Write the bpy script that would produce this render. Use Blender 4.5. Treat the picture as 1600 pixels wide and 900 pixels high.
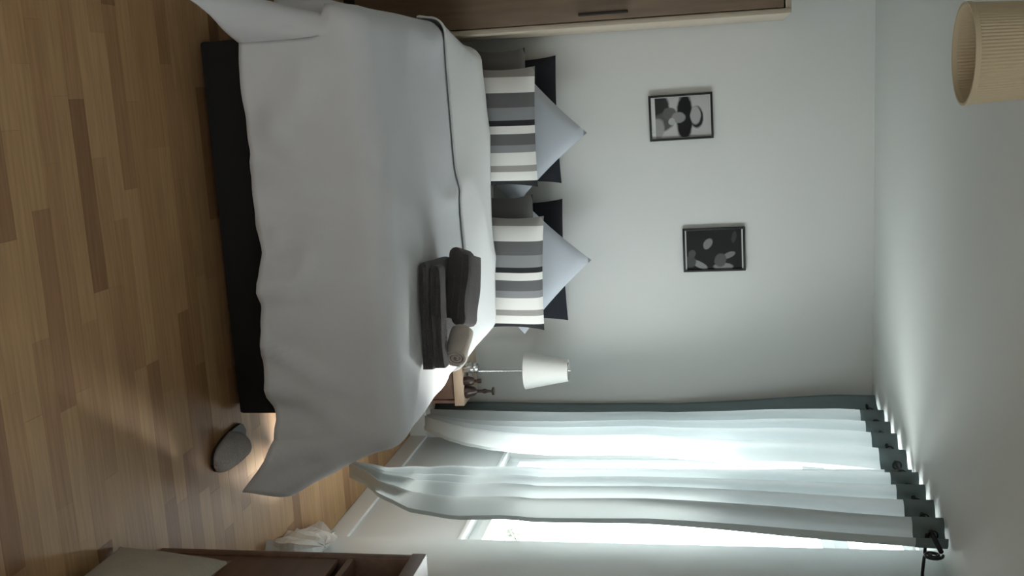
import bpy, bmesh, math, random
from mathutils import Vector, Matrix, noise
PI = math.pi
random.seed(7)
for o in list(bpy.data.objects): bpy.data.objects.remove(o, do_unlink=True)
scn = bpy.context.scene
C = scn.collection

# ------------------------------------------------------------------ camera (phone held sideways: picture right = room up)
YAW, PITCH, ROLL, FPX = 0.188014, 0.187470, 0.022218, 1611.98
CAM = Vector((-1.8364, -5.2815, 1.6397))
fw = Vector((math.sin(YAW)*math.cos(PITCH), math.cos(YAW)*math.cos(PITCH), -math.sin(PITCH)))
rt = Vector((math.cos(YAW), -math.sin(YAW), 0))
dn = fw.cross(rt)
r2 = math.cos(ROLL)*rt + math.sin(ROLL)*dn
d2 = -math.sin(ROLL)*rt + math.cos(ROLL)*dn
cd = bpy.data.cameras.new('camera'); cam = bpy.data.objects.new('camera', cd); C.objects.link(cam)
cx, cy, cz = -d2, -r2, -fw
cam.matrix_world = Matrix(((cx.x, cy.x, cz.x, CAM.x), (cx.y, cy.y, cz.y, CAM.y), (cx.z, cy.z, cz.z, CAM.z), (0, 0, 0, 1)))
cd.sensor_width = 36; cd.lens = FPX/1600*36; cd.clip_start = .05
scn.camera = cam

# ------------------------------------------------------------------ overcast daylight, entering by the two windows only
w = bpy.data.worlds.new('overcast_sky'); scn.world = w; w.use_nodes = True
bg = w.node_tree.nodes['Background']
bg.inputs[0].default_value = (0.95, 0.98, 1.0, 1); bg.inputs[1].default_value = 18.0
sund = bpy.data.lights.new('hazy_sun', 'SUN'); sund.energy = 26.0; sund.angle = math.radians(14); sund.color = (1, .97, .92)
suno = bpy.data.objects.new('hazy_sun', sund); C.objects.link(suno); suno.rotation_euler = Vector((-.50, -.52, -.69)).to_track_quat('-Z', 'Y').to_euler()
WIN = {1: (-1.40, -0.22, 0.58, 2.43), 2: (-5.85, -4.75, 0.60, 2.20)}      # y0, y1, z0, z1 of the openings in the right wall
for k, (y0, y1, z0, z1) in WIN.items():
    ld = bpy.data.lights.new('sky_portal', 'AREA'); ld.shape = 'RECTANGLE'; ld.size = z1-z0; ld.size_y = y1-y0
    ld.cycles.is_portal = True
    lo = bpy.data.objects.new('sky_portal', ld); C.objects.link(lo)
    lo.location = (0.16, (y0+y1)/2, (z0+z1)/2); lo.rotation_euler = (0, PI/2, 0)
scn.view_settings.view_transform = 'Standard'; scn.view_settings.look = 'None'
scn.view_settings.exposure = -0.28; scn.view_settings.gamma = 1.0; scn.view_settings.use_curve_mapping = False
scn.cycles.use_denoising = True
scn.cycles.max_bounces = 10; scn.cycles.diffuse_bounces = 6; scn.cycles.sample_clamp_indirect = 6.0
scn.cycles.caustics_reflective = False; scn.cycles.caustics_refractive = False

# ------------------------------------------------------------------ helpers
def mat(name, col, rough=.7, bump=0, bscale=40, var=0, vscale=6, metal=0, stretch=None, sheen=0):
    m = bpy.data.materials.new(name); m.use_nodes = True
    nt = m.node_tree; b = nt.nodes['Principled BSDF']
    b.inputs['Base Color'].default_value = (*col, 1); b.inputs['Roughness'].default_value = rough; b.inputs['Metallic'].default_value = metal
    if sheen: b.inputs['Sheen Weight'].default_value = sheen
    tc = nt.nodes.new('ShaderNodeTexCoord'); src = tc.outputs['Object']
    if stretch:
        mp = nt.nodes.new('ShaderNodeMapping'); mp.inputs['Scale'].default_value = stretch
        nt.links.new(src, mp.inputs[0]); src = mp.outputs[0]
    if var:
        n = nt.nodes.new('ShaderNodeTexNoise'); n.inputs['Scale'].default_value = vscale; n.inputs['Detail'].default_value = 5
        r = nt.nodes.new('ShaderNodeMapRange'); r.inputs['From Min'].default_value = .25; r.inputs['From Max'].default_value = .75
        r.inputs['To Min'].default_value = 1-var; r.inputs['To Max'].default_value = 1+var
        h = nt.nodes.new('ShaderNodeHueSaturation'); h.inputs['Color'].default_value = (*col, 1)
        nt.links.new(src, n.inputs['Vector']); nt.links.new(n.outputs[0], r.inputs[0]); nt.links.new(r.outputs[0], h.inputs['Value'])
        nt.links.new(h.outputs[0], b.inputs['Base Color'])
    if bump:
        n = nt.nodes.new('ShaderNodeTexNoise'); n.inputs['Scale'].default_value = bscale; n.inputs['Detail'].default_value = 4
        bp = nt.nodes.new('ShaderNodeBump'); bp.inputs['Strength'].default_value = bump; bp.inputs['Distance'].default_value = .01
        nt.links.new(src, n.inputs['Vector']); nt.links.new(n.outputs[0], bp.inputs['Height']); nt.links.new(bp.outputs[0], b.inputs['Normal'])
    return m

def tag(o, label=None, cat=None, group=None, kind=None):
    if label: o['label'] = label
    if cat: o['category'] = cat
    if group: o['group'] = group
    if kind: o['kind'] = kind
    return o

def empty(name, loc=(0, 0, 0), rot=(0, 0, 0)):
    o = bpy.data.objects.new(name, None); C.objects.link(o); o.location = loc; o.rotation_euler = rot; o.empty_display_size = .1
    return o

def link(name, me, m, parent=None):
    o = bpy.data.objects.new(name, me); C.objects.link(o)
    if m and not me.materials: me.materials.append(m)
    if parent: o.parent = parent
    return o

def fromdata(name, v, f, m, parent=None, smooth=True):
    me = bpy.data.meshes.new(name); me.from_pydata([tuple(p) for p in v], [], f); me.update()
    bm = bmesh.new(); bm.from_mesh(me); bmesh.ops.recalc_face_normals(bm, faces=bm.faces); bm.to_mesh(me); bm.free()
    if smooth: me.polygons.foreach_set('use_smooth', [True]*len(me.polygons))
    return link(name, me, m, parent)

def frombm(name, bm, m, parent=None, smooth=False):
    me = bpy.data.meshes.new(name); bmesh.ops.recalc_face_normals(bm, faces=bm.faces); bm.to_mesh(me); bm.free()
    if smooth:
        me.polygons.foreach_set('use_smooth', [True]*len(me.polygons)); me.set_sharp_from_angle(angle=math.radians(40))
    return link(name, me, m, parent)

def addbox(bm, x0, x1, y0, y1, z0, z1, bev=0):
    g = bmesh.ops.create_cube(bm, size=1)
    for v in g['verts']:
        v.co = Vector(((x0+x1)/2+v.co.x*(x1-x0), (y0+y1)/2+v.co.y*(y1-y0), (z0+z1)/2+v.co.z*(z1-z0)))
    if bev:
        es = list({e for v in g['verts'] for e in v.link_edges})
        bmesh.ops.bevel(bm, geom=es, offset=bev, segments=2, profile=.5, affect='EDGES')

def box(name, x0, x1, y0, y1, z0, z1, m, parent=None, bev=0):
    bm = bmesh.new(); addbox(bm, x0, x1, y0, y1, z0, z1, bev)
    return frombm(name, bm, m, parent, smooth=bev > 0)

def lathe(name, prof, m, parent=None, n=40, center=(0, 0, 0), smooth=True, rib=0, ribn=0):
    v = []; f = []
    for (r, z) in prof:
        for i in range(n):
            a = 2*PI*i/n
            rr = r+(rib*(1 if i % 2 else -1) if rib else 0)
            v.append((center[0]+rr*math.cos(a), center[1]+rr*math.sin(a), center[2]+z))
    for k in range(len(prof)-1):
        for i in range(n):
            j = (i+1) % n; f.append((k*n+i, k*n+j, (k+1)*n+j, (k+1)*n+i))
    o = fromdata(name, v, f, m, parent, smooth)
    if smooth: o.data.set_sharp_from_angle(angle=math.radians(45))
    return o

def tube(name, pts, r, m, parent=None, n=10):
    v = []; f = []; pts = [Vector(p) for p in pts]; up = None
    for k, p in enumerate(pts):
        t = (pts[min(k+1, len(pts)-1)]-pts[max(k-1, 0)]).normalized()
        if up is None: up = t.orthogonal().normalized()
        up = (up-t*up.dot(t)).normalized(); s = t.cross(up)
        rr = r[k] if isinstance(r, (list, tuple)) else r
        for i in range(n):
            a = 2*PI*i/n; v.append(p+(up*math.cos(a)+s*math.sin(a))*rr)
    for k in range(len(pts)-1):
        for i in range(n):
            j = (i+1) % n; f.append((k*n+i, k*n+j, (k+1)*n+j, (k+1)*n+i))
    f.append(tuple(range(n))[::-1]); f.append(tuple((len(pts)-1)*n+i for i in range(n)))
    return fromdata(name, v, f, m, parent)

def nz(x, y, z=0, s=1): return noise.noise(Vector((x*s, y*s, z*s)))

# ------------------------------------------------------------------ materials
M_wall = mat('painted_plaster', (.66, .665, .655), .85, .06, 90, .015, 2)
M_ceil = mat('ceiling_paint', (.60, .625, .605), .9, .05, 70)
M_trim = mat('white_gloss_paint', (.78, .79, .78), .35)
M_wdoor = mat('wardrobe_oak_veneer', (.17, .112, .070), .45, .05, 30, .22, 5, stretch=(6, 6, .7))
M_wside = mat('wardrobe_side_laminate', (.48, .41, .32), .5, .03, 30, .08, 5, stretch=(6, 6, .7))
M_dark = mat('near_black_brown', (.02, .014, .01), .6)  # own dark colour of floor slab, plinths, wardrobe handles, picture backings and slipper sole
M_walnut = mat('dark_walnut_wood', (.145, .08, .054), .4, .05, 30, .25, 6, stretch=(5, .8, 5))
M_lwood = mat('light_wood', (.56, .42, .31), .45, .04, 40, .1, 8, stretch=(1, 6, 6))
M_duvet = mat('grey_cotton_duvet', (.59, .595, .62), .9, .5, 7, .03, 3, sheen=.15)
M_sheet = mat('white_cotton_sheet', (.76, .76, .76), .9, .12, 22, sheen=.1)
M_matt = mat('mattress_ticking', (.65, .65, .63), .9, .1, 60)
M_base = mat('black_bed_base', (.007, .0065, .007), .9, .1, 80)
M_black = mat('navy_black_cotton', (.012, .013, .02), .9, .1, 60)
M_grey = mat('dark_grey_cotton', (.13, .125, .125), .9, .12, 40)
M_blue = mat('blue_grey_cotton', (.46, .49, .54), .9, .12, 30, sheen=.1)
M_towel = mat('charcoal_terry', (.050, .043, .045), 1, .6, 260, .12, 30, sheen=.25)
M_towel2 = mat('charcoal_brown_terry', (.075, .063, .064), 1, .6, 260, .12, 30, sheen=.25)
M_beige = mat('beige_terry', (.52, .46, .41), 1, .5, 260, .08, 30, sheen=.2)
M_iron = mat('black_iron', (.02, .022, .024), .45, metal=.6)
M_shade = mat('white_lamp_fabric', (.85, .84, .81), .9, .05, 200)
M_pend = mat('cream_pleated_fabric', (.47, .39, .265), .9, .05, 150)
M_cushion = mat('beige_cushion_linen', (.40, .36, .30), .95, .3, 160, .05, 30)
M_paper = mat('white_crumpled_paper', (.72, .72, .71), .8, .1, 40)
M_slip = mat('grey_felt', (.38, .365, .355), 1, .3, 120, .1, 30)
M_bulb = mat('frosted_bulb', (.8, .8, .76), .3)
M_silver = mat('polished_metal', (.7, .7, .7), .15, metal=1)
M_brownlac = mat('dark_brown_turned_wood', (.045, .025, .02), .3)
M_leaf = mat('pale_leaf', (.34, .37, .32), .5)
M_pot = mat('terracotta', (.62, .60, .56), .8)

def glass_mat(name, fac):
    m = bpy.data.materials.new(name); m.use_nodes = True; nt = m.node_tree; nt.nodes.clear()
    out = nt.nodes.new('ShaderNodeOutputMaterial'); t = nt.nodes.new('ShaderNodeBsdfTransparent'); g = nt.nodes.new('ShaderNodeBsdfGlossy')
    g.inputs['Roughness'].default_value = .02; t.inputs[0].default_value = (.96, .98, .97, 1)
    mx = nt.nodes.new('ShaderNodeMixShader'); mx.inputs[0].default_value = fac
    nt.links.new(t.outputs[0], mx.inputs[1]); nt.links.new(g.outputs[0], mx.inputs[2]); nt.links.new(mx.outputs[0], out.inputs[0])
    return m
M_glass = glass_mat('window_glass', .06)
M_jar = glass_mat('clear_glass', .3)

def cloth_mat(name, col, tcol, fac):
    m = bpy.data.materials.new(name); m.use_nodes = True; nt = m.node_tree; nt.nodes.clear()
    out = nt.nodes.new('ShaderNodeOutputMaterial'); d = nt.nodes.new('ShaderNodeBsdfDiffuse'); t = nt.nodes.new('ShaderNodeBsdfTranslucent')
    d.inputs[0].default_value = (*col, 1); t.inputs[0].default_value = (*tcol, 1)
    mx = nt.nodes.new('ShaderNodeMixShader'); mx.inputs[0].default_value = fac
    nt.links.new(d.outputs[0], mx.inputs[1]); nt.links.new(t.outputs[0], mx.inputs[2]); nt.links.new(mx.outputs[0], out.inputs[0])
    return m
M_curt = cloth_mat('blue_grey_curtain_cloth', (.56, .605, .615), (.56, .61, .62), .20)
M_head = cloth_mat('lined_curtain_heading', (.17, .215, .22), (.10, .13, .13), .12)

def floor_mat():
    m = bpy.data.materials.new('oak_parquet'); m.use_nodes = True; nt = m.node_tree; b = nt.nodes['Principled BSDF']
    b.inputs['Roughness'].default_value = .5; b.inputs['Specular IOR Level'].default_value = .3
    oi = nt.nodes.new('ShaderNodeObjectInfo'); ge = nt.nodes.new('ShaderNodeNewGeometry')
    ad = nt.nodes.new('ShaderNodeMath'); ad.operation = 'ADD'; fr = nt.nodes.new('ShaderNodeMath'); fr.operation = 'FRACT'
    nt.links.new(oi.outputs['Random'], ad.inputs[0]); nt.links.new(ge.outputs['Random Per Island'], ad.inputs[1]); nt.links.new(ad.outputs[0], fr.inputs[0])
    cr = nt.nodes.new('ShaderNodeValToRGB'); e = cr.color_ramp.elements
    e[0].position = 0; e[0].color = (.21, .105, .047, 1); e[1].position = 1; e[1].color = (.40, .245, .118, 1)
    for p, c in ((.16, (.33, .185, .088, 1)), (.6, (.36, .212, .10, 1))): q = e.new(p); q.color = c
    nt.links.new(fr.outputs[0], cr.inputs[0])
    mp = nt.nodes.new('ShaderNodeMapping'); mp.inputs['Scale'].default_value = (1.2, 22, 22)
    n = nt.nodes.new('ShaderNodeTexNoise'); n.inputs['Scale'].default_value = 4; n.inputs['Detail'].default_value = 6
    nt.links.new(ge.outputs['Position'], mp.inputs[0]); nt.links.new(mp.outputs[0], n.inputs['Vector'])
    r = nt.nodes.new('ShaderNodeMapRange'); r.inputs['From Min'].default_value = .3; r.inputs['From Max'].default_value = .7; r.inputs['To Min'].default_value = .84; r.inputs['To Max'].default_value = 1.14
    h = nt.nodes.new('ShaderNodeHueSaturation'); nt.links.new(n.outputs[0], r.inputs[0]); nt.links.new(r.outputs[0], h.inputs['Value']); nt.links.new(cr.outputs[0], h.inputs['Color'])
    nt.links.new(h.outputs[0], b.inputs['Base Color'])
    bp = nt.nodes.new('ShaderNodeBump'); bp.inputs['Strength'].default_value = .05; nt.links.new(n.outputs[0], bp.inputs['Height']); nt.links.new(bp.outputs[0], b.inputs['Normal'])
    return m
M_floor = floor_mat()

# ------------------------------------------------------------------ room shell
XL, XR, YB, YF, H = -3.30, 0.0, 0.0, -6.40, 2.45
floor = box('floor', XL-.15, XR+.28, YF-.15, YB+.15, -.12, -.004, M_dark); tag(floor, kind='structure')
ROWW = .071
rest = []            # planks off the open part of the floor go into one joined part
cache = {}
def plank_mesh(L):
    k = round(L, 3)
    if k not in cache:
        bm = bmesh.new(); addbox(bm, 0, L-.0005, 0, ROWW-.0005, -.012, 0); me = bpy.data.meshes.new('plank'); bm.to_mesh(me); bm.free(); cache[k] = me
    return cache[k]
rp = random.Random(3)
y = YF; row = 0
while y < YB-.001:
    x = XL - rp.choice((.08, .17, .26, .35, .43)); x0c = XL
    while x < XR:
        L = rp.choice((.36, .44, .52, .60)); a = max(x, XL); e = min(x+L, XR); x += L
        if e-a < .01: continue
        if y > -3.62 and y < -1.62 and e > -2.35:
            pk = link('plank', plank_mesh(e-a), M_floor, floor); pk.location = (a, y, rp.choice((0, 0, -.0003)))
        else: rest.append((a, e, y, min(y+ROWW, YB)))
    y += ROWW; row += 1
v = []; f = []
for (a, e, y0, y1) in rest:
    i = len(v); g = .0005
    v += [(a, y0, 0), (e-g, y0, 0), (e-g, y1-g, 0), (a, y1-g, 0), (a, y0, -.012), (e-g, y0, -.012), (e-g, y1-g, -.012), (a, y1-g, -.012)]
    f += [(i, i+1, i+2, i+3), (i+4, i+7, i+6, i+5), (i, i+4, i+5, i+1), (i+1, i+5, i+6, i+2), (i+2, i+6, i+7, i+3), (i+3, i+7, i+4, i)]
tag(fromdata('planks', v, f, M_floor, floor, smooth=False), kind='stuff')
tag(box('ceiling', XL-.15, XR+.28, YF-.15, YB+.15, H, H+.12, M_ceil), kind='structure')
tag(box('wall_back', XL-.15, XR+.28, YB, YB+.15, 0, H, M_wall), kind='structure')
tag(box('wall_left', XL-.15, XL, YF, YB, 0, H, M_wall), kind='structure')
tag(box('wall_front', XL-.15, XR+.28, YF-.15, YF, 0, H, M_wall), kind='structure')
bm = bmesh.new(); ys = YB
for k in (1, 2):
    y0, y1, z0, z1 = WIN[k]
    addbox(bm, 0, .12, y1, ys, 0, H); addbox(bm, 0, .12, y0, y1, 0, z0); addbox(bm, 0, .12, y0, y1, z1, H); ys = y0
addbox(bm, 0, .12, YF, ys, 0, H)
addbox(bm, -.08, .001, -4.62, -1.475, 0, H)
tag(frombm('wall_right', bm, M_wall), kind='structure')
bm = bmesh.new(); addbox(bm, -.016, 0, -1.475, -.016, 0, .095, .004); addbox(bm, -.096, -.08, -4.62, -1.46, 0, .095, .004); addbox(bm, -.096, -.016, -1.475, -1.459, 0, .095, .004)
tag(frombm('baseboard_right', bm, M_trim), kind='structure')
tag(box('baseboard_back', XL, 0, -.016, 0, 0, .095, M_trim, bev=.004), kind='structure')
tag(box('baseboard_left', XL, XL+.016, YF, -.6, 0, .095, M_trim, bev=.004), kind='structure')

def window(k, transom):
    y0, y1, z0, z1 = WIN[k]; e = empty('window_%d' % k, (.065, (y0+y1)/2, z0)); tag(e, kind='structure')
    ym = (y0+y1)/2
    def P(n, a0, a1, b0, b1, x0=-.03, x1=.03, m=M_trim, par=None, bev=.004):
        return box(n, x0, x1, a0-ym, a1-ym, b0-z0, b1-z0, m, par or e, bev)
    P('frame_post', y0, y0+.045, z0, z1); P('frame_post', y1-.045, y1, z0, z1)
    P('frame_rail', y0+.045, y1-.045, z1-.045, z1); P('frame_rail', y0+.045, y1-.045, z0, z0+.0499)
    top = z1-.045
    if transom:
        P('transom_bar', y0+.045, y1-.045, transom-.03, transom+.03)
        P('transom_pane', y0+.046, y1-.046, transom+.031, top-.001, -.003, .003, M_glass, bev=0); top = transom-.03
    for a, b in ((y0+.045, ym), (ym, y1-.045)):
        s = P('sash', a, a+.05, z0+.05, top, -.045, .0)
        P('sash_stile', b-.05, b, z0+.05, top, -.045, 0, M_trim, s); P('sash_rail', a+.05, b-.05, z0+.05, z0+.09, -.045, 0, M_trim, s); P('sash_rail', a+.05, b-.05, top-.05, top, -.045, 0, M_trim, s)
        P('pane', a+.051, b-.051, z0+.091, top-.051, -.025, -.019, M_glass, s, 0)
    tube('window_handle', [(-.05, .0, .85), (-.075, 0, .85), (-.075, 0, .72)], .008, M_silver, e)
    box('window_sill', -.085, -.031, y0-ym+.002, y1-ym-.002, .002, .022, M_trim, e, .004)
    box('outer_ledge', .031, .30, y0-ym+.002, y1-ym-.002, -.04, -.002, M_wall, e, .004)
    return e
window(1, 2.15); window(2, None)

# ------------------------------------------------------------------ wardrobe
wd = empty('wardrobe', (-2.66, -.285, 0)); tag(wd, 'tall oak veneer wardrobe with pale side panel beside the bed', 'wardrobe')
def W(n, x0, x1, y0, y1, z0, z1, m, par=wd, bev=.002):
    return box(n, x0+2.66, x1+2.66, y0+.285, y1+.285, z0, z1, m, par, bev)
wx0, wx1, wy = -3.20, -2.115, -.555
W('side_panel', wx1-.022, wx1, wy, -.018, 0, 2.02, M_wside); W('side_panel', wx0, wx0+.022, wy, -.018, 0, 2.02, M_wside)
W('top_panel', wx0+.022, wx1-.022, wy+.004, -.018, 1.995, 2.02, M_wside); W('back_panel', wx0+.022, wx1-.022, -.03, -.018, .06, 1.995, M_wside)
W('plinth', wx0+.022, wx1-.022, wy+.03, wy+.045, 0, .06, M_dark)
for a, b, hx in ((wx0+.026, (wx0+wx1)/2-.002, 1), ((wx0+wx1)/2+.002, wx1-.026, 1)):
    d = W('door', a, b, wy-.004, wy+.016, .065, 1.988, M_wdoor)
    W('handle', b-.035, b-.022, wy-.016, wy-.004, 1.10, 1.32, M_dark, d, .003)

# ------------------------------------------------------------------ bed
BX, HW = -1.41, .64
bed = empty('bed', (BX, -.95, 0)); tag(bed, 'double bed with a low black upholstered base under the duvet', 'bed')
def B(n, x0, x1, y0, y1, z0, z1, m, bev=.01): return box(n, x0, x1, y0+.95, y1+.95, z0, z1, m, bed, bev)
B('base', -.655, .615, -2.05, -.03, .02, .33, M_base)
B('mattress', -.58, .62, -2.04, -.02, .332, .565, M_matt, .05)
for sx in (-.55, .55):
    for yy in (-1.9, -1.05, -.12):
        B('leg', sx-.03, sx+.03, yy-.03, yy+.03, 0, .019, M_base, .004)

TOPZ = .588
def bedmap(a, y, off, yend, R=.068, seed=0, flare=.17, k=.06):
    """cloth coordinate a across the bed, y along it -> place on the bed, hanging over its edges"""
    w0 = .550
    if a > 0: w0 = .592+.055*max(0, min(1, (-.9-y)/.9)); k = .20
    if a < 0: rmp = max(0, min(1, (-.70-y)/.4)); w0 += .095*rmp; k = .02+.08*rmp
    da = max(0, abs(a)-w0); db = max(0, yend-y); r = (da**2.6+db**2.6)**(1/2.6) if a < 0 else math.hypot(da, db)
    zt = TOPZ+off+.014*nz(a*2.2, y*2.2, seed)+.015*max(0, 1-abs(nz(a*1.5+y*.8, y*1.7, seed+7))*3)**2+.012*math.cos(a/w0*PI/2 if abs(a) < w0 else PI/2)
    x = BX+max(-w0, min(w0, a)); yy = max(yend, y)
    if r > 0:
        th = math.atan2(db, da); ang = min(r/R, 1.45); h = R*math.sin(ang); dz = R*(1-math.cos(ang)); rem = max(0, r-1.45*R)
        al = 5*(max(-w0, min(w0, a))-max(yend, y)*(1 if a > 0 else -1))
        fold = .022*math.sin(al*2.3+2*nz(al, seed+3)*2)+.02*nz(al*1.7, r*2, seed+9)
        rd = 1-abs(nz(al*.9+r*3.1, r*2.2-al*.35, seed+4))*2.6; fold += .045*max(0, rd)**2*min(1, r/.15)
        s2 = math.sin(2*th)**2 if da > 0 and db > 0 else 0
        h += off+rem*(k+fold*2.2)+(.27 if a < 0 else .10)*s2*min(1, r/.5)*(rem/.5+.25)
        if s2 and a < 0: h *= .75+.25*math.sin(th)
        if s2: h += .03*math.sin(th*9+seed)*s2*rem*2
        dz += rem*.985
        sx = (1 if a > 0 else -1)
        x += sx*h*math.cos(th)*(.52 if (a < 0 and s2 and r > .15) else 1); yy -= h*math.sin(th)
        z = zt-dz
        if z < .02: yy -= (.02-z)*.6*math.sin(th); x += sx*(.02-z)*.5*math.cos(th); z = .02+.004*nz(a*20, y*20)
        return (x, yy, z)
    return (x, yy, zt)

def drape(name, a0, a1, y0, y1, na, ny, off, m, yend, seed, thick, edge=None):
    v = []; f = []
    for j in range(ny+1):
        for i in range(na+1):
            a = a0+(a1-a0)*i/na; yy = y0+(y1-y0)*j/ny
            if edge: a, yy = edge(a, yy, i/na, j/ny)
            v.append(bedmap(a, yy, off, yend, seed=seed))
    for j in range(ny):
        for i in range(na):
            q = j*(na+1)+i; f.append((q, q+1, q+na+2, q+na+1))
    o = fromdata(name, v, f, m)
    if o.data.polygons[len(o.data.polygons)//2].normal.z < 0: o.data.flip_normals()
    s = o.modifiers.new('thick', 'SOLIDIFY'); s.thickness = thick; s.offset = 1
    return o
FOOT = -2.035
dv = drape('duvet', -1.0, .975, -1.0, FOOT-.44, 110, 84, .006, M_duvet, FOOT, 2, .022)
tag(dv, 'grey cotton duvet hanging over the foot of the bed', 'duvet')
sh = drape('folded_sheet', -.80, .88, -.50, -1.14, 90, 26, .034, M_sheet, -9, 2, .008,
           edge=lambda a, y, s, t: (a, y+.012*math.sin(a*7)*t))
tag(sh, 'white sheet folded back over the head end of the duvet', 'sheet')

# ------------------------------------------------------------------ cushions
def cushion_mesh(wd_, ht, th, n=22, pw=.55, pinch=.05, seed=0):
    v = []; f = []
    for side in (1, -1):
        for j in range(n+1):
            for i in range(n+1):
                s = -1+2*i/n; t = -1+2*j/n
                e = max(0, (1-abs(s)**2.4))*max(0, (1-abs(t)**2.4))
                px = s*wd_/2*(1-pinch*(1-t*t)*abs(s)**3); pz = t*ht/2*(1-pinch*(1-s*s)*abs(t)**3)
                v.append((px, -side*th/2*e**pw*(1+.10*nz(s*1.7, t*1.7, seed+side)), pz))
    N = (n+1)**2
    for b in (0, N):
        for j in range(n):
            for i in range(n):
                q = b+j*(n+1)+i; f.append((q, q+1, q+n+2, q+n+1))
    return v, f
def merge(name, v, f, m, parent=None):
    bm = bmesh.new(); vs = [bm.verts.new(p) for p in v]
    for q in f: bm.faces.new([vs[i] for i in q])
    bmesh.ops.remove_doubles(bm, verts=bm.verts, dist=.0004)
    return frombm(name, bm, m, parent, smooth=True)

def stripes_mat(name, W_):
    m = bpy.data.materials.new(name); m.use_nodes = True; nt = m.node_tree; b = nt.nodes['Principled BSDF']; b.inputs['Roughness'].default_value = .9
    tc = nt.nodes.new('ShaderNodeTexCoord'); sp = nt.nodes.new('ShaderNodeSeparateXYZ'); nt.links.new(tc.outputs['Object'], sp.inputs[0])
    r = nt.nodes.new('ShaderNodeMapRange'); r.inputs['From Min'].default_value = -W_/2; r.inputs['From Max'].default_value = W_/2; nt.links.new(sp.outputs[0], r.inputs[0])
    cr = nt.nodes.new('ShaderNodeValToRGB'); cr.color_ramp.interpolation = 'CONSTANT'; nt.links.new(r.outputs[0], cr.inputs[0])
    Wt, D, G, K, T = (.74, .72, .69), (.115, .112, .115), (.235, .235, .245), (.014, .013, .016), (.30, .285, .27)
    seq = [(0, T), (.075, Wt), (.205, D), (.325, G), (.43, K), (.478, Wt), (.545, D), (.64, G), (.70, Wt), (.81, T), (.865, Wt), (.945, K)]
    es = cr.color_ramp.elements
    es[0].position = 0; es[0].color = (*T, 1); es[1].position = .99; es[1].color = (*K, 1)
    for p, c in seq[1:]: q = es.new(p); q.color = (*c, 1)
    nt.links.new(cr.outputs[0], b.inputs['Base Color'])
    n = nt.nodes.new('ShaderNodeTexNoise'); n.inputs['Scale'].default_value = 60; bp = nt.nodes.new('ShaderNodeBump'); bp.inputs['Strength'].default_value = .1
    nt.links.new(n.outputs[0], bp.inputs['Height']); nt.links.new(bp.outputs[0], b.inputs['Normal'])
    return m
M_stripe = stripes_mat('striped_cotton', .56)
BEDTOP = .57
def stand_cushion(name, X, Y, Z, wd_, ht, th, lean, roll, m, seed, floorz=None, yaw=0, push=0):
    v, f = cushion_mesh(wd_, ht, th, seed=seed)
    Rm = Matrix.Rotation(yaw, 4, 'Z') @ Matrix.Rotation(-lean, 4, 'X') @ Matrix.Rotation(roll, 4, 'Y')
    o = merge(name, v, f, m); o.matrix_world = Matrix.Translation((X, Y, Z)) @ Rm
    if floorz is not None:                       # the corner that rests on the bed is squashed flat and pushed forward
        inv = o.matrix_world.inverted()
        for q in o.data.vertices:
            p = o.matrix_world @ q.co
            if p.z < floorz+.03:
                d = floorz+.03-p.z; p.z = floorz+.03-.03*(1-math.exp(-d/.03)); p.y -= push*(1-math.exp(-d/.2)); q.co = inv @ p
    return o
for X, nb in ((-1.70, 'beside the wardrobe'), (-.985, 'beside the bedside table')):
    s = X < -1.3
    tag(stand_cushion('black_pillow', X, -.078, .742, .635, .36, .11, .03, 0, M_black, 3+s, .572), 'black pillow standing against the wall, %s' % nb, 'pillow', 'black pillows')
    tag(stand_cushion('diamond_cushion', -1.648 if s else -1.0, -.185 if s else -.235, .71, .515, .515, .09, .03, PI/4+(.04 if s else -.02), M_blue, 8+s, .572, push=.04), 'blue grey cushion set on its corner, %s' % nb, 'cushion', 'diamond cushions')
    tag(stand_cushion('grey_pillow', -1.745 if s else -1.045, -.322, .685, .62, .25, .075, .02, 0, M_grey, 17+s, .572), 'dark grey pillow behind the striped cushion, %s' % nb, 'pillow', 'grey pillows')
    tag(stand_cushion('striped_cushion', -1.685 if s else -.985, -.42, .705, .565, .315, .10, .03, .03 if s else .05, M_stripe, 12+s, .572, yaw=.03), 'cushion with black, grey and white stripes, %s' % nb, 'cushion', 'striped cushions')

# ------------------------------------------------------------------ towels on the bed
def ribbon(name, path, th, L, m, loc, rot, seed=0, jag=.016):
    """a strip of towel following a 2D path (x, z), extruded along y"""
    n = len(path); P = [Vector((p[0], p[1])) for p in path]; off = []
    for k in range(n):
        t = (P[min(k+1, n-1)]-P[max(k-1, 0)]).normalized(); off.append(Vector((-t.y, t.x)))
    out = [P[k]+off[k]*th/2 for k in range(n)]+[P[k]-off[k]*th/2 for k in range(n-1, -1, -1)]
    ny = 14; v = []; f = []; N = len(out)
    for j in range(ny+1):
        tt = j/ny; e = (abs(tt-.5)*2)**8
        for i, q in enumerate(out):
            yy = (tt-.5)*(L+jag*2*nz(i*.25, seed, 1)*(1 if j in (0, ny) else .3))
            wob = .007*nz(q.x*7, yy*7, seed)+.008*nz(q.x*3, yy*3, seed+2)*min(1, q.y/.03)
            v.append((q.x*(1-.012*e)+wob*.4, yy, q.y*(1-.05*e)+wob))
    for j in range(ny):
        for i in range(N):
            k = (i+1) % N; f.append((j*N+i, j*N+k, (j+1)*N+k, (j+1)*N+i))
    h = N//2
    for i in range(h-1):
        f.append((i, N-1-i, N-2-i, i+1)); b = ny*N; f.append((b+i, b+i+1, b+N-2-i, b+N-1-i))
    o = fromdata(name, v, f, m); o.data.set_sharp_from_angle(angle=math.radians(60)); o.location = loc; o.rotation_euler = rot
    return o
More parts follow.
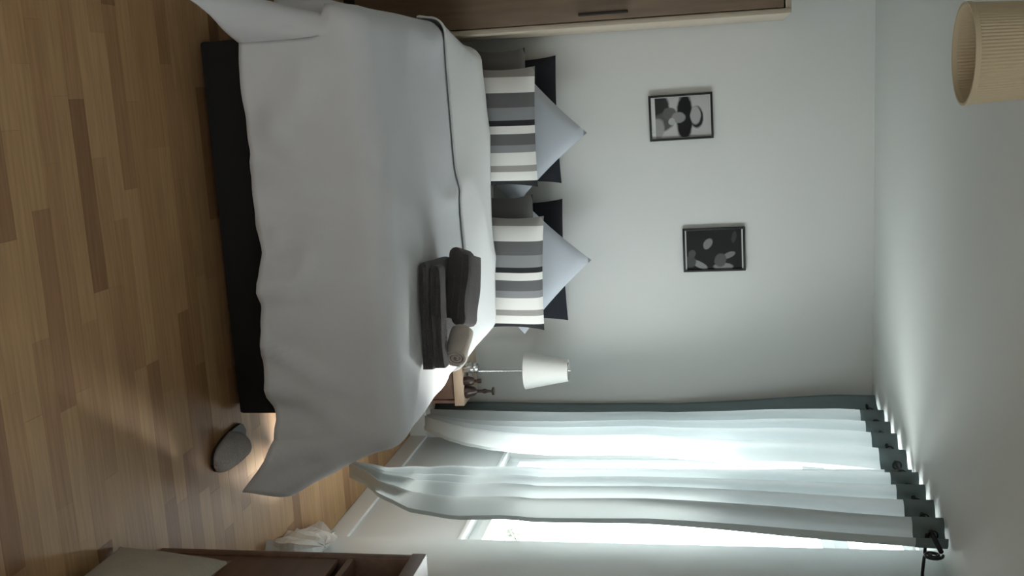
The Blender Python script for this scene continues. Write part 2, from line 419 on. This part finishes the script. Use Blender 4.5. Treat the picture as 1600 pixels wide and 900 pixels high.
def fold_path(Lx, layers, gap, ofs=0):
    p = []; r = gap/2
    for k in range(layers):
        z = gap*(k+.5); xs = [Lx/2-r-ofs*k, -Lx/2+r+ofs*k]
        if k % 2: xs.reverse()
        for i in range(9): p.append((xs[0]+(xs[1]-xs[0])*i/8, z))
        if k < layers-1:
            cxx = xs[1]; sgn = -1 if xs[1] < 0 else 1
            for i in range(1, 6):
                a = -PI/2+PI*i/6; p.append((cxx+sgn*math.cos(a)*r, z+r+math.sin(a)*r))
    return p
TZ = .640
def towel_r(a): return (0, 0, a)
tag(ribbon('folded_towel', fold_path(.385, 2, .018), .0168, .35, M_towel, (-1.06, -1.665, TZ), towel_r(-.10), 1), 'large charcoal towel folded flat under the towel pile', 'towel', 'towels on the bed')
tag(ribbon('folded_towel', fold_path(.365, 2, .0175), .0163, .085, M_towel, (-1.07, -1.795, TZ+.040), towel_r(-.11), 4), 'narrow charcoal towel folded along the front of the pile', 'towel', 'towels on the bed')
tag(ribbon('folded_towel', fold_path(.27, 3, .028), .0262, .15, M_towel2, (-1.13, -1.53, TZ+.050), (.08, .06, -.25), 9), 'brownish charcoal towel folded on the back of the pile', 'towel', 'towels on the bed')
sp = []
for i in range(74):
    a = i*.26; r = .006+.0021*a; sp.append((r*math.cos(a), r*math.sin(a)))
rr = max(math.hypot(*q) for q in sp)+.005
tag(ribbon('rolled_towel', sp, .0085, .13, M_beige, (-.945, -1.695, TZ+.047+rr), (0, 0, .62), 11, .004), 'small beige towel rolled up on the charcoal pile', 'towel', 'towels on the bed')

# ------------------------------------------------------------------ bedside table and what stands on it
ns = empty('bedside_table', (-.455, -.185, 0)); tag(ns, 'low bedside table with pale wood top between bed and curtain', 'table')
def N_(n, x0, x1, y0, y1, z0, z1, m, par=ns, bev=.003): return box(n, x0+.455, x1+.455, y0+.185, y1+.185, z0, z1, m, par, bev)
NT = .405
N_('top', -.70, -.29, -.352, -.02, NT-.05, NT, M_lwood)
N_('side_panel', -.69, -.672, -.342, -.03, 0, NT-.051, M_walnut); N_('side_panel', -.318, -.30, -.342, -.03, 0, NT-.051, M_walnut)
N_('back_panel', -.671, -.319, -.042, -.03, .04, NT-.051, M_walnut); N_('shelf', -.671, -.319, -.335, -.043, .07, .09, M_walnut)
dr = N_('drawer', -.669, -.321, -.338, -.06, .23, NT-.056, M_walnut)
k_ = lathe('knob', [(.0, 0), (.012, 0), (.008, .012), (.014, .02), (.0, .026)], M_silver, dr, 16); k_.rotation_euler = (PI/2, 0, 0); k_.location = (-.067, -.153, .29)
lp = empty('table_lamp', (-.440, -.225, NT)); tag(lp, 'small table lamp with white conical shade on the bedside table', 'lamp')
lathe('lamp_base', [(0, 0), (.05, 0), (.05, .012), (.012, .022), (.0055, .03), (.0055, .30), (.018, .31), (.018, .35), (0, .35)], M_silver, lp, 28)
lathe('lamp_shade', [(.096, .305), (.056, .527), (.053, .527), (.093, .305), (.096, .305)], M_shade, lp, 48)
bulb = lathe('bulb', [(0, .445), (.018, .44), (.026, .41), (.014, .37), (.013, .351), (0, .351)], M_bulb, lp, 20)
for a in (0, 2*PI/3, 4*PI/3): tube('shade_spider', [(.01*math.cos(a), .01*math.sin(a), .515), (.054*math.cos(a), .054*math.sin(a), .52)], .002, M_iron, lp, 6)
tube('finial', [(0, 0, .445), (0, 0, .515), (0, 0, .54)], [.003, .004, .007], M_silver, lp, 8)
ch = lathe('candle_holder', [(0, 0), (.036, 0), (.038, .01), (.028, .03), (.022, .05), (.008, .062), (.0075, .085), (.013, .10), (.0075, .118), (.006, .135), (.021, .142), (.021, .15), (0, .15)], M_brownlac, None, 28)
ch.location = (-.355, -.305, NT); tag(ch, 'dark turned wood candle holder beside the table lamp', 'candle holder')
jr = empty('glass_jar', (-.485, -.325, NT)); tag(jr, 'small clear glass jar with shiny lid in front of the lamp', 'jar')
lathe('jar_body', [(0, 0), (.026, 0), (.028, .01), (.028, .05), (.022, .058), (.0, .058)], M_jar, jr, 24); lathe('lid', [(0, .0585), (.025, .0585), (.025, .075), (.02, .08), (0, .08)], M_silver, jr, 24)
bt = lathe('perfume_bottle', [(0, 0), (.022, 0), (.024, .03), (.018, .05), (.008, .056), (.008, .07), (.012, .071), (.012, .09), (0, .092)], M_brownlac, None, 20)
bt.location = (-.415, -.325, NT); tag(bt, 'small brown bottle between the jar and the candle holder', 'bottle')

# ------------------------------------------------------------------ curtains
RX, RZ = -.245, 2.392
rod = empty('curtain_rod', (RX, -1.15, RZ)); tag(rod, 'black iron curtain rod with curled ends above the window', 'curtain rod')
def RP(p): return (p[0]-RX, p[1]+1.15, p[2]-RZ)
tube('pole', [RP((RX, -.17, RZ)), RP((RX, -1.84, RZ))], .0085, M_iron, rod, 12)
for yy, sg, fs in ((-1.84, -1, 1), (-.17, 1, .45)):
    pts = []
    for i in range(26):
        a = i/25*3.4*PI; r = fs*.032*(1-i/25*.72); pts.append(RP((RX, yy+sg*(fs*.030+r*math.sin(a)*.9), RZ-fs*.032+r*math.cos(a))))
    tube('finial', pts, .0055, M_iron, rod, 8)
for yy, wx in ((-.20, 0), (-1.70, -.08)):
    tube('bracket', [RP((wx-.001, yy, RZ-.03)), RP((wx-.02, yy, RZ-.03)), RP((RX-.0, yy, RZ-.018)), RP((RX, yy, RZ-.009))], .006, M_iron, rod, 8)

def lerp(tab, z):
    if z >= tab[0][0]: return tab[0][1]
    for (z0, a), (z1, b) in zip(tab, tab[1:]):
        if z >= z1: t = (z0-z)/(z0-z1); t = t*t*(3-2*t)*.5+t*.5; return a+(b-a)*t
    return tab[-1][1]
def curtain(label, far, near, ztop, zbot, nf, seed, xo, ret=None, xt=None):
    cu = empty('curtain', (RX, lerp(far, 2.4), 0)); oy = cu.location.y
    tag(cu, label, 'curtain', 'curtains of the window')
    def surf(s, z):
        y0 = lerp(far, z); y1 = lerp(near, z); low = max(0, min(1, (1.9-z)/1.5))
        wv = s+.018*math.sin(s*9+seed+z*.7)*(1-.0*low)+.03*low*nz(s*3, z*.6, seed)
        ph = 2*PI*nf*wv; tri = 2/PI*math.asin(math.sin(ph)); sn = math.sin(ph)
        mixf = max(0, min(1, (z-1.9)/.4)); wave = sn*(1-mixf)+tri*mixf
        amp = .042*(1-.25*low)+.02*low*nz(s*4, seed*3)
        wid = abs(y1-y0)
        x = RX+xo*max(0, min(1, (2.25-z)/.8))+(lerp(xt, z) if xt else 0)+amp*wave+.012*low*nz(s*5, z*1.2, seed+5)
        yy = y0+(y1-y0)*s+.010*math.sin(2*ph+.6)*(1-low)
        return (x-RX, yy-oy, z)
    def sheet(n, z0, z1, m, nzr, th, o):
        nsr = 150; v = []; f = []
        if n == 'side_hem': nsr = 16
        for j in range(nzr+1):
            z = z0+(z1-z0)*j/nzr
            for i in range(nsr+1):
                if n == 'side_hem':
                    t = i/nsr; p = surf(0, z); q = (p[0]+ret[0], p[1]+ret[1])
                    if t >= .5: t = t*2-1; v.append((q[0]+(p[0]-q[0])*t+.008*math.sin(t*PI)+.002, q[1]+(p[1]-q[1])*t, z))
                    else: t = t*2; w_ = (-.03-RX, -.02-oy); v.append((w_[0]+(q[0]+.002-w_[0])*t, w_[1]+(q[1]-w_[1])*t+.012*math.sin(t*PI), z))
                else: v.append(surf(i/nsr, z))
        for j in range(nzr):
            for i in range(nsr): q = j*(nsr+1)+i; f.append((q, q+1, q+nsr+2, q+nsr+1))
        ob = fromdata(n, v, f, m, cu)
        if th: s = ob.modifiers.new('thick', 'SOLIDIFY'); s.thickness = th; s.offset = 0
        return ob
    sheet('heading', ztop-.105, ztop, M_head, 3, .005, 0)
    sheet('cloth', zbot, ztop-.1052, M_curt, 60, 0, 0)
    if ret: sheet('side_hem', zbot, ztop, M_head, 40, .005, 0)
    y0 = lerp(far, RZ); y1 = lerp(near, RZ)
    for k in range(int(2*nf)):
        s = (k+.5)/(2*nf)
        me_r = []
        pts = [(.001, y0+(y1-y0)*s-oy+.0, RZ+0)]
        ring = [(0+.0, (y0+(y1-y0)*s-oy)+.004*math.sin(0), 0)]
        ob = tube('eyelet', [(.017*math.cos(a), y0+(y1-y0)*s-oy, RZ+.017*math.sin(a)) for a in [2*PI*i/14 for i in range(15)]], .003, M_iron, cu, 6)
    return cu
FAR1 = [(2.43, -.255), (1.9, -.19), (1.3, -.125), (.2, -.135)]
NEAR1 = [(2.43, -1.08), (1.9, -.86), (1.33, -.66), (.9, -.685), (.75, -.665), (.6, -.625), (.46, -.565), (.35, -.49), (.26, -.40), (.16, -.30)]
FAR2 = [(2.43, -1.09), (1.35, -1.10), (.9, -1.11), (.66, -1.21), (.5, -1.38), (.35, -1.52), (.24, -1.57)]
NEAR2 = [(2.43, -1.75), (1.38, -1.585), (.9, -1.60), (.67, -1.70), (.53, -1.765), (.40, -1.715), (.30, -1.635), (.24, -1.61)]
XT2 = [(.95, 0), (.67, -.045), (.53, -.095), (.40, -.125), (.30, -.155), (.24, -.175)]
curtain('pale blue grey curtain panel hanging next to the bedside table', FAR1, NEAR1, 2.437, .17, 4.5, 1, .065, (-.045, .085))
curtain('pale blue grey curtain panel swept in at the foot of the bed', FAR2, NEAR2, 2.437, .235, 4.5, 2, 0, None, XT2)

# ------------------------------------------------------------------ pictures on the back wall (plain black and white prints)
def print_mat(name, basec, blobs):
    m = bpy.data.materials.new(name); m.use_nodes = True; nt = m.node_tree; b = nt.nodes['Principled BSDF']; b.inputs['Roughness'].default_value = .7; b.inputs['Specular IOR Level'].default_value = .15
    tc = nt.nodes.new('ShaderNodeTexCoord'); cur = None
    nn = nt.nodes.new('ShaderNodeTexNoise'); nn.inputs['Scale'].default_value = 30; nt.links.new(tc.outputs['Object'], nn.inputs['Vector'])
    for (x, z, rx, rz, rot, g) in blobs:
        mp = nt.nodes.new('ShaderNodeMapping'); mp.vector_type = 'TEXTURE'
        mp.inputs['Location'].default_value = (x, 0, z); mp.inputs['Rotation'].default_value = (0, rot, 0); mp.inputs['Scale'].default_value = (rx, 1, rz)
        nt.links.new(tc.outputs['Object'], mp.inputs[0])
        sx = nt.nodes.new('ShaderNodeSeparateXYZ'); nt.links.new(mp.outputs[0], sx.inputs[0])
        p1 = nt.nodes.new('ShaderNodeMath'); p1.operation = 'MULTIPLY'; nt.links.new(sx.outputs[0], p1.inputs[0]); nt.links.new(sx.outputs[0], p1.inputs[1])
        p2 = nt.nodes.new('ShaderNodeMath'); p2.operation = 'MULTIPLY_ADD'; nt.links.new(sx.outputs[2], p2.inputs[0]); nt.links.new(sx.outputs[2], p2.inputs[1]); nt.links.new(p1.outputs[0], p2.inputs[2])
        p3 = nt.nodes.new('ShaderNodeMath'); p3.operation = 'MULTIPLY_ADD'; nt.links.new(nn.outputs[0], p3.inputs[0]); p3.inputs[1].default_value = .5; nt.links.new(p2.outputs[0], p3.inputs[2])
        mr = nt.nodes.new('ShaderNodeMapRange'); mr.inputs['From Min'].default_value = 1.0; mr.inputs['From Max'].default_value = 1.45; mr.inputs['To Min'].default_value = 1; mr.inputs['To Max'].default_value = 0
        nt.links.new(p3.outputs[0], mr.inputs[0])
        mx = nt.nodes.new('ShaderNodeMix'); mx.data_type = 'RGBA'; nt.links.new(mr.outputs[0], mx.inputs[0])
        if cur is None: mx.inputs[6].default_value = (basec, basec, basec, 1)
        else: nt.links.new(cur, mx.inputs[6])
        mx.inputs[7].default_value = (g, g, g*1.01, 1); cur = mx.outputs[2]
    nt.links.new(cur, b.inputs['Base Color'])
    return m
def picture(label, x0, x1, z0, z1, roll, prm, matte, borders):
    e = empty('framed_picture', ((x0+x1)/2, -.001, (z0+z1)/2), (0, roll, 0)); tag(e, label, 'picture', 'framed prints on the wall')
    w2, h2, t = (x1-x0)/2, (z1-z0)/2, .011
    box('backing', -w2+.002, w2-.002, -.006, 0, -h2+.002, h2-.002, M_dark, e)
    for a in ((-w2, w2, h2-t, h2), (-w2, w2, -h2, -h2+t), (-w2, -w2+t, -h2+t, h2-t), (w2-t, w2, -h2+t, h2-t)):
        box('frame_rail', a[0], a[1], -.018, -.0062, a[2], a[3], M_iron_f, e, .0015)
    box('matte', -w2+t, w2-t, -.009, -.0062, -h2+t, h2-t, matte, e)
    b = borders
    box('print', -w2+t+b[0], w2-t-b[1], -.0098, -.0092, -h2+t+b[2], h2-t-b[3], prm, e)
M_iron_f = mat('black_frame_lacquer', (.008, .008, .009), .6)
M_matte = mat('print_paper', (.6, .6, .6), .5)
p1 = print_mat('portrait_print', .46, [(-.05, -.11, .065, .055, .2, .03), (.02, -.09, .045, .06, -.3, .10), (-.02, -.055, .03, .035, 0, .12), (.06, -.125, .06, .04, .3, .30),
    (.0, .018, .118, .040, .04, .014), (.005, .078, .055, .032, 0, .02), (-.004, .072, .045, .026, 0, .36), (.002, -.012, .027, .034, .1, .25), (.02, -.046, .018, .016, .2, .40)])
p2 = print_mat('dim_print', .02, [(-.03, -.03, .03, .02, .6, .20), (.075, -.075, .016, .045, .5, .24), (.09, .045, .02, .05, 0, .22), (.03, .075, .015, .032, -.4, .18), (.055, .03, .035, .03, .3, .09), (.06, -.12, .03, .03, 0, .07), (-.06, .1, .03, .012, .2, .05), (.02, -.11, .022, .018, .3, .08)])
picture('framed black and white portrait print on pale paper, beside the wardrobe', -1.794, -1.568, 1.37, 1.684, -.012, p1, M_matte, (.004, .002, .020, .004))
picture('framed dark black and white print with thin pale borders', -1.121, -.897, 1.52, 1.83, -.004, p2, M_matte, (0, 0, .007, .007))

# ------------------------------------------------------------------ pendant lamp
pl = empty('pendant_lamp', (-1.868, -2.85, 2.198)); tag(pl, 'cream pleated drum pendant shade hanging from the ceiling', 'lamp')
lathe('pendant_shade', [(.108, 0), (.0995, .185), (.0975, .185), (.106, 0), (.108, 0)], M_pend, pl, 180, rib=.0009)
lathe('rim', [(.1105, -.003), (.1105, .008), (.105, .008), (.105, -.003), (.1105, -.003)], M_pend, pl, 64)
lathe('bulb', [(0, .05), (.018, .053), (.029, .075), (.024, .10), (.014, .12), (.014, .15), (0, .15)], M_bulb, pl, 20)
for a in (0, 2*PI/3, 4*PI/3): tube('shade_spider', [(0, 0, .16), (.098*math.cos(a), .098*math.sin(a), .178)], .002, M_iron, pl, 6)
tube('cord', [(0, 0, .15), (0, 0, .235)], .004, M_shade, pl, 8)
lathe('ceiling_rose', [(0, .225), (.03, .23), (.045, .2515), (0, .2515)], M_shade, pl, 28)

# ------------------------------------------------------------------ sideboard with cushion
sb = empty('sideboard', (-.285, -3.28, 0)); tag(sb, 'dark walnut sideboard with an open shelf against the window wall', 'sideboard')
def S(n, x0, x1, y0, y1, z0, z1, m=M_walnut, par=sb, bev=.003): return box(n, x0+.285, x1+.285, y0+3.28, y1+3.28, z0, z1, m, par, bev)
sx0, sx1, sy0, sy1 = -.555, -.10, -3.95, -2.605
S('top', sx0, sx1, sy0, sy1, .785, .828)
for a, b in ((sy1-.03, sy1), (sy0, sy0+.03), ((sy0+sy1)/2-.012, (sy0+sy1)/2+.012)): S('side_panel', sx0+.004, sx1, a, b, 0, .7845)
S('back_panel', sx1-.012, sx1-.002, sy0+.031, sy1-.031, .05, .784)
ym = (sy0+sy1)/2
for a, b in ((sy0+.031, ym-.0125), (ym+.0125, sy1-.031)):
    S('shelf', sx0+.006, sx1-.013, a, b, .60, .62)
    S('plinth', sx0+.03, sx0+.045, a, b, 0, .05, M_dark)
    d = S('door', sx0+.008, sx0+.026, a+.002, b-.002, .055, .572)
    kk = lathe('knob', [(0, 0), (.008, 0), (.008, .012), (.014, .02), (.0, .026)], M_iron, d, 16); kk.rotation_euler = (0, -PI/2, 0); kk.location = (sx0+.008+.285, (a+.05 if b < ym else b-.45)+3.28, .36)
v, f = cushion_mesh(.44, .335, .11, pinch=.14, seed=21)
cu = merge('floor_cushion', v, f, M_cushion); cu.matrix_world = Matrix.Translation((-.665, -3.115, .186)) @ Matrix.Rotation(PI/2, 4, 'Z') @ Matrix.Rotation(.16, 4, 'X') @ Matrix.Rotation(-.03, 4, 'Y')
cu.matrix_world = Matrix.Translation((-.640, -3.045, .172)) @ Matrix.Rotation(-PI/2, 4, 'Z') @ Matrix.Rotation(-.10, 4, 'X')
tag(cu, 'beige linen cushion leaning against the sideboard', 'cushion')

# ------------------------------------------------------------------ small things on the floor
def bag():
    base = [(-.25, -1.91), (-.135, -1.50), (-.105, -1.50), (-.105, -1.93)]
    bm = bmesh.new(); n = 9; rings = 10; vs = []
    per = []
    for k in range(4):
        a, b = base[k], base[(k+1) % 4]
        for i in range(n): per.append((a[0]+(b[0]-a[0])*i/n, a[1]+(b[1]-a[1])*i/n))
    cxx, cyy = -.15, -1.72
    for j in range(rings+1):
        t = j/rings; row = []
        for i, (x, y_) in enumerate(per):
            kf = math.cos(t*PI/2)**.55 if t < 1 else .02; z = .15*math.sin(t*PI/2)
            q = .03*nz(x*17, y_*17, z*15)*(1-t*.3)
            X = cxx+(x-cxx)*kf+q; Y = cyy+(y_-cyy)*kf+.035*nz(x*13+5, y_*13, z*14)
            zz = z+.045*nz(x*16, y_*12, 9)*t*kf**.3
            row.append(bm.verts.new((min(X, -.099), Y, max(zz, .002) if j else 0)))
        vs.append(row)
    N = len(per)
    for j in range(rings):
        for i in range(N): bm.faces.new((vs[j][i], vs[j][(i+1) % N], vs[j+1][(i+1) % N], vs[j+1][i]))
    bm.faces.new(vs[0][::-1]); bm.faces.new(vs[-1])
    o = frombm('paper_bag', bm, M_paper)
    return o
tag(bag(), 'crumpled white paper bag on the floor below the window', 'bag')

sl = empty('slipper', (-.70, -2.13, 0), (0, 0, .15)); tag(sl, 'grey felt slipper on the floor at the foot of the bed', 'slipper')
def outline(t):       # t 0..1 heel to toe along -y
    return .034+.014*math.sin(PI*min(1, t*1.05))**1.0+.006*t
v = []; f = []; nn = 20
for j in range(nn+1):
    t = j/nn; wv = outline(t)*(math.sqrt(max(0, 1-((t-.82)/.18)**2)) if t > .82 else math.sqrt(max(0, 1-((.12-t)/.12)**2)) if t < .12 else 1)
    for s in (-1, 1):
        for z in (0, .014): v.append((s*max(wv, .002), .13-.26*t, z))
for j in range(nn):
    a = j*4; b = a+4
    f += [(a, b, b+1, a+1), (a+2, a+3, b+3, b+2), (a+1, b+1, b+3, a+3), (a, a+2, b+2, b)]
fromdata('sole', v, f, M_dark, sl, smooth=False)
v = []; f = []; na = 14
for j in range(nn+1):
    t = .42+.58*j/nn; tt = (t-.42)/.58; wv = outline(t)*(math.sqrt(max(0, 1-((t-.82)/.18)**2)) if t > .82 else 1); hh = .068*max(0, 1-tt**2.2)**.5*(1-.25*tt)+.003
    for i in range(na+1):
        a = PI*i/na; v.append((max(wv, .002)*math.cos(a)*1.04, .13-.26*t, .012+hh*max(0, math.sin(a))**.8))
for j in range(nn):
    for i in range(na): q = j*(na+1)+i; f.append((q, q+1, q+na+2, q+na+1))
up = fromdata('upper', v, f, M_slip, sl); s = up.modifiers.new('thick', 'SOLIDIFY'); s.thickness = .006

# ------------------------------------------------------------------ plant in a pot on the outer window ledge
pp = empty('potted_plant', (.20, -.78, .5785)); tag(pp, 'small leafy plant in a pot on the ledge outside the window', 'plant')
lathe('pot', [(0, .001), (.035, .001), (.045, .075), (.05, .075), (.05, .09), (.042, .09), (.04, .08), (0, .08)], M_pot, pp, 24)
rl = random.Random(5)
lv = [(0, 0, 0), (.018, .03, .008), (.014, .06, .006), (0, .085, -.006), (-.014, .06, .006), (-.018, .03, .008)]
lme = bpy.data.meshes.new('leaf'); lme.from_pydata(lv, [], [(0, 1, 2, 3), (0, 3, 4, 5)]); lme.materials.append(M_leaf)
for k in range(14):
    o = bpy.data.objects.new('leaf', lme); C.objects.link(o); o.parent = pp
    o.location = (rl.uniform(-.02, .02), rl.uniform(-.02, .02), .085+rl.uniform(0, .05)); o.rotation_euler = (rl.uniform(.5, 1.3), 0, rl.uniform(0, 2*PI))
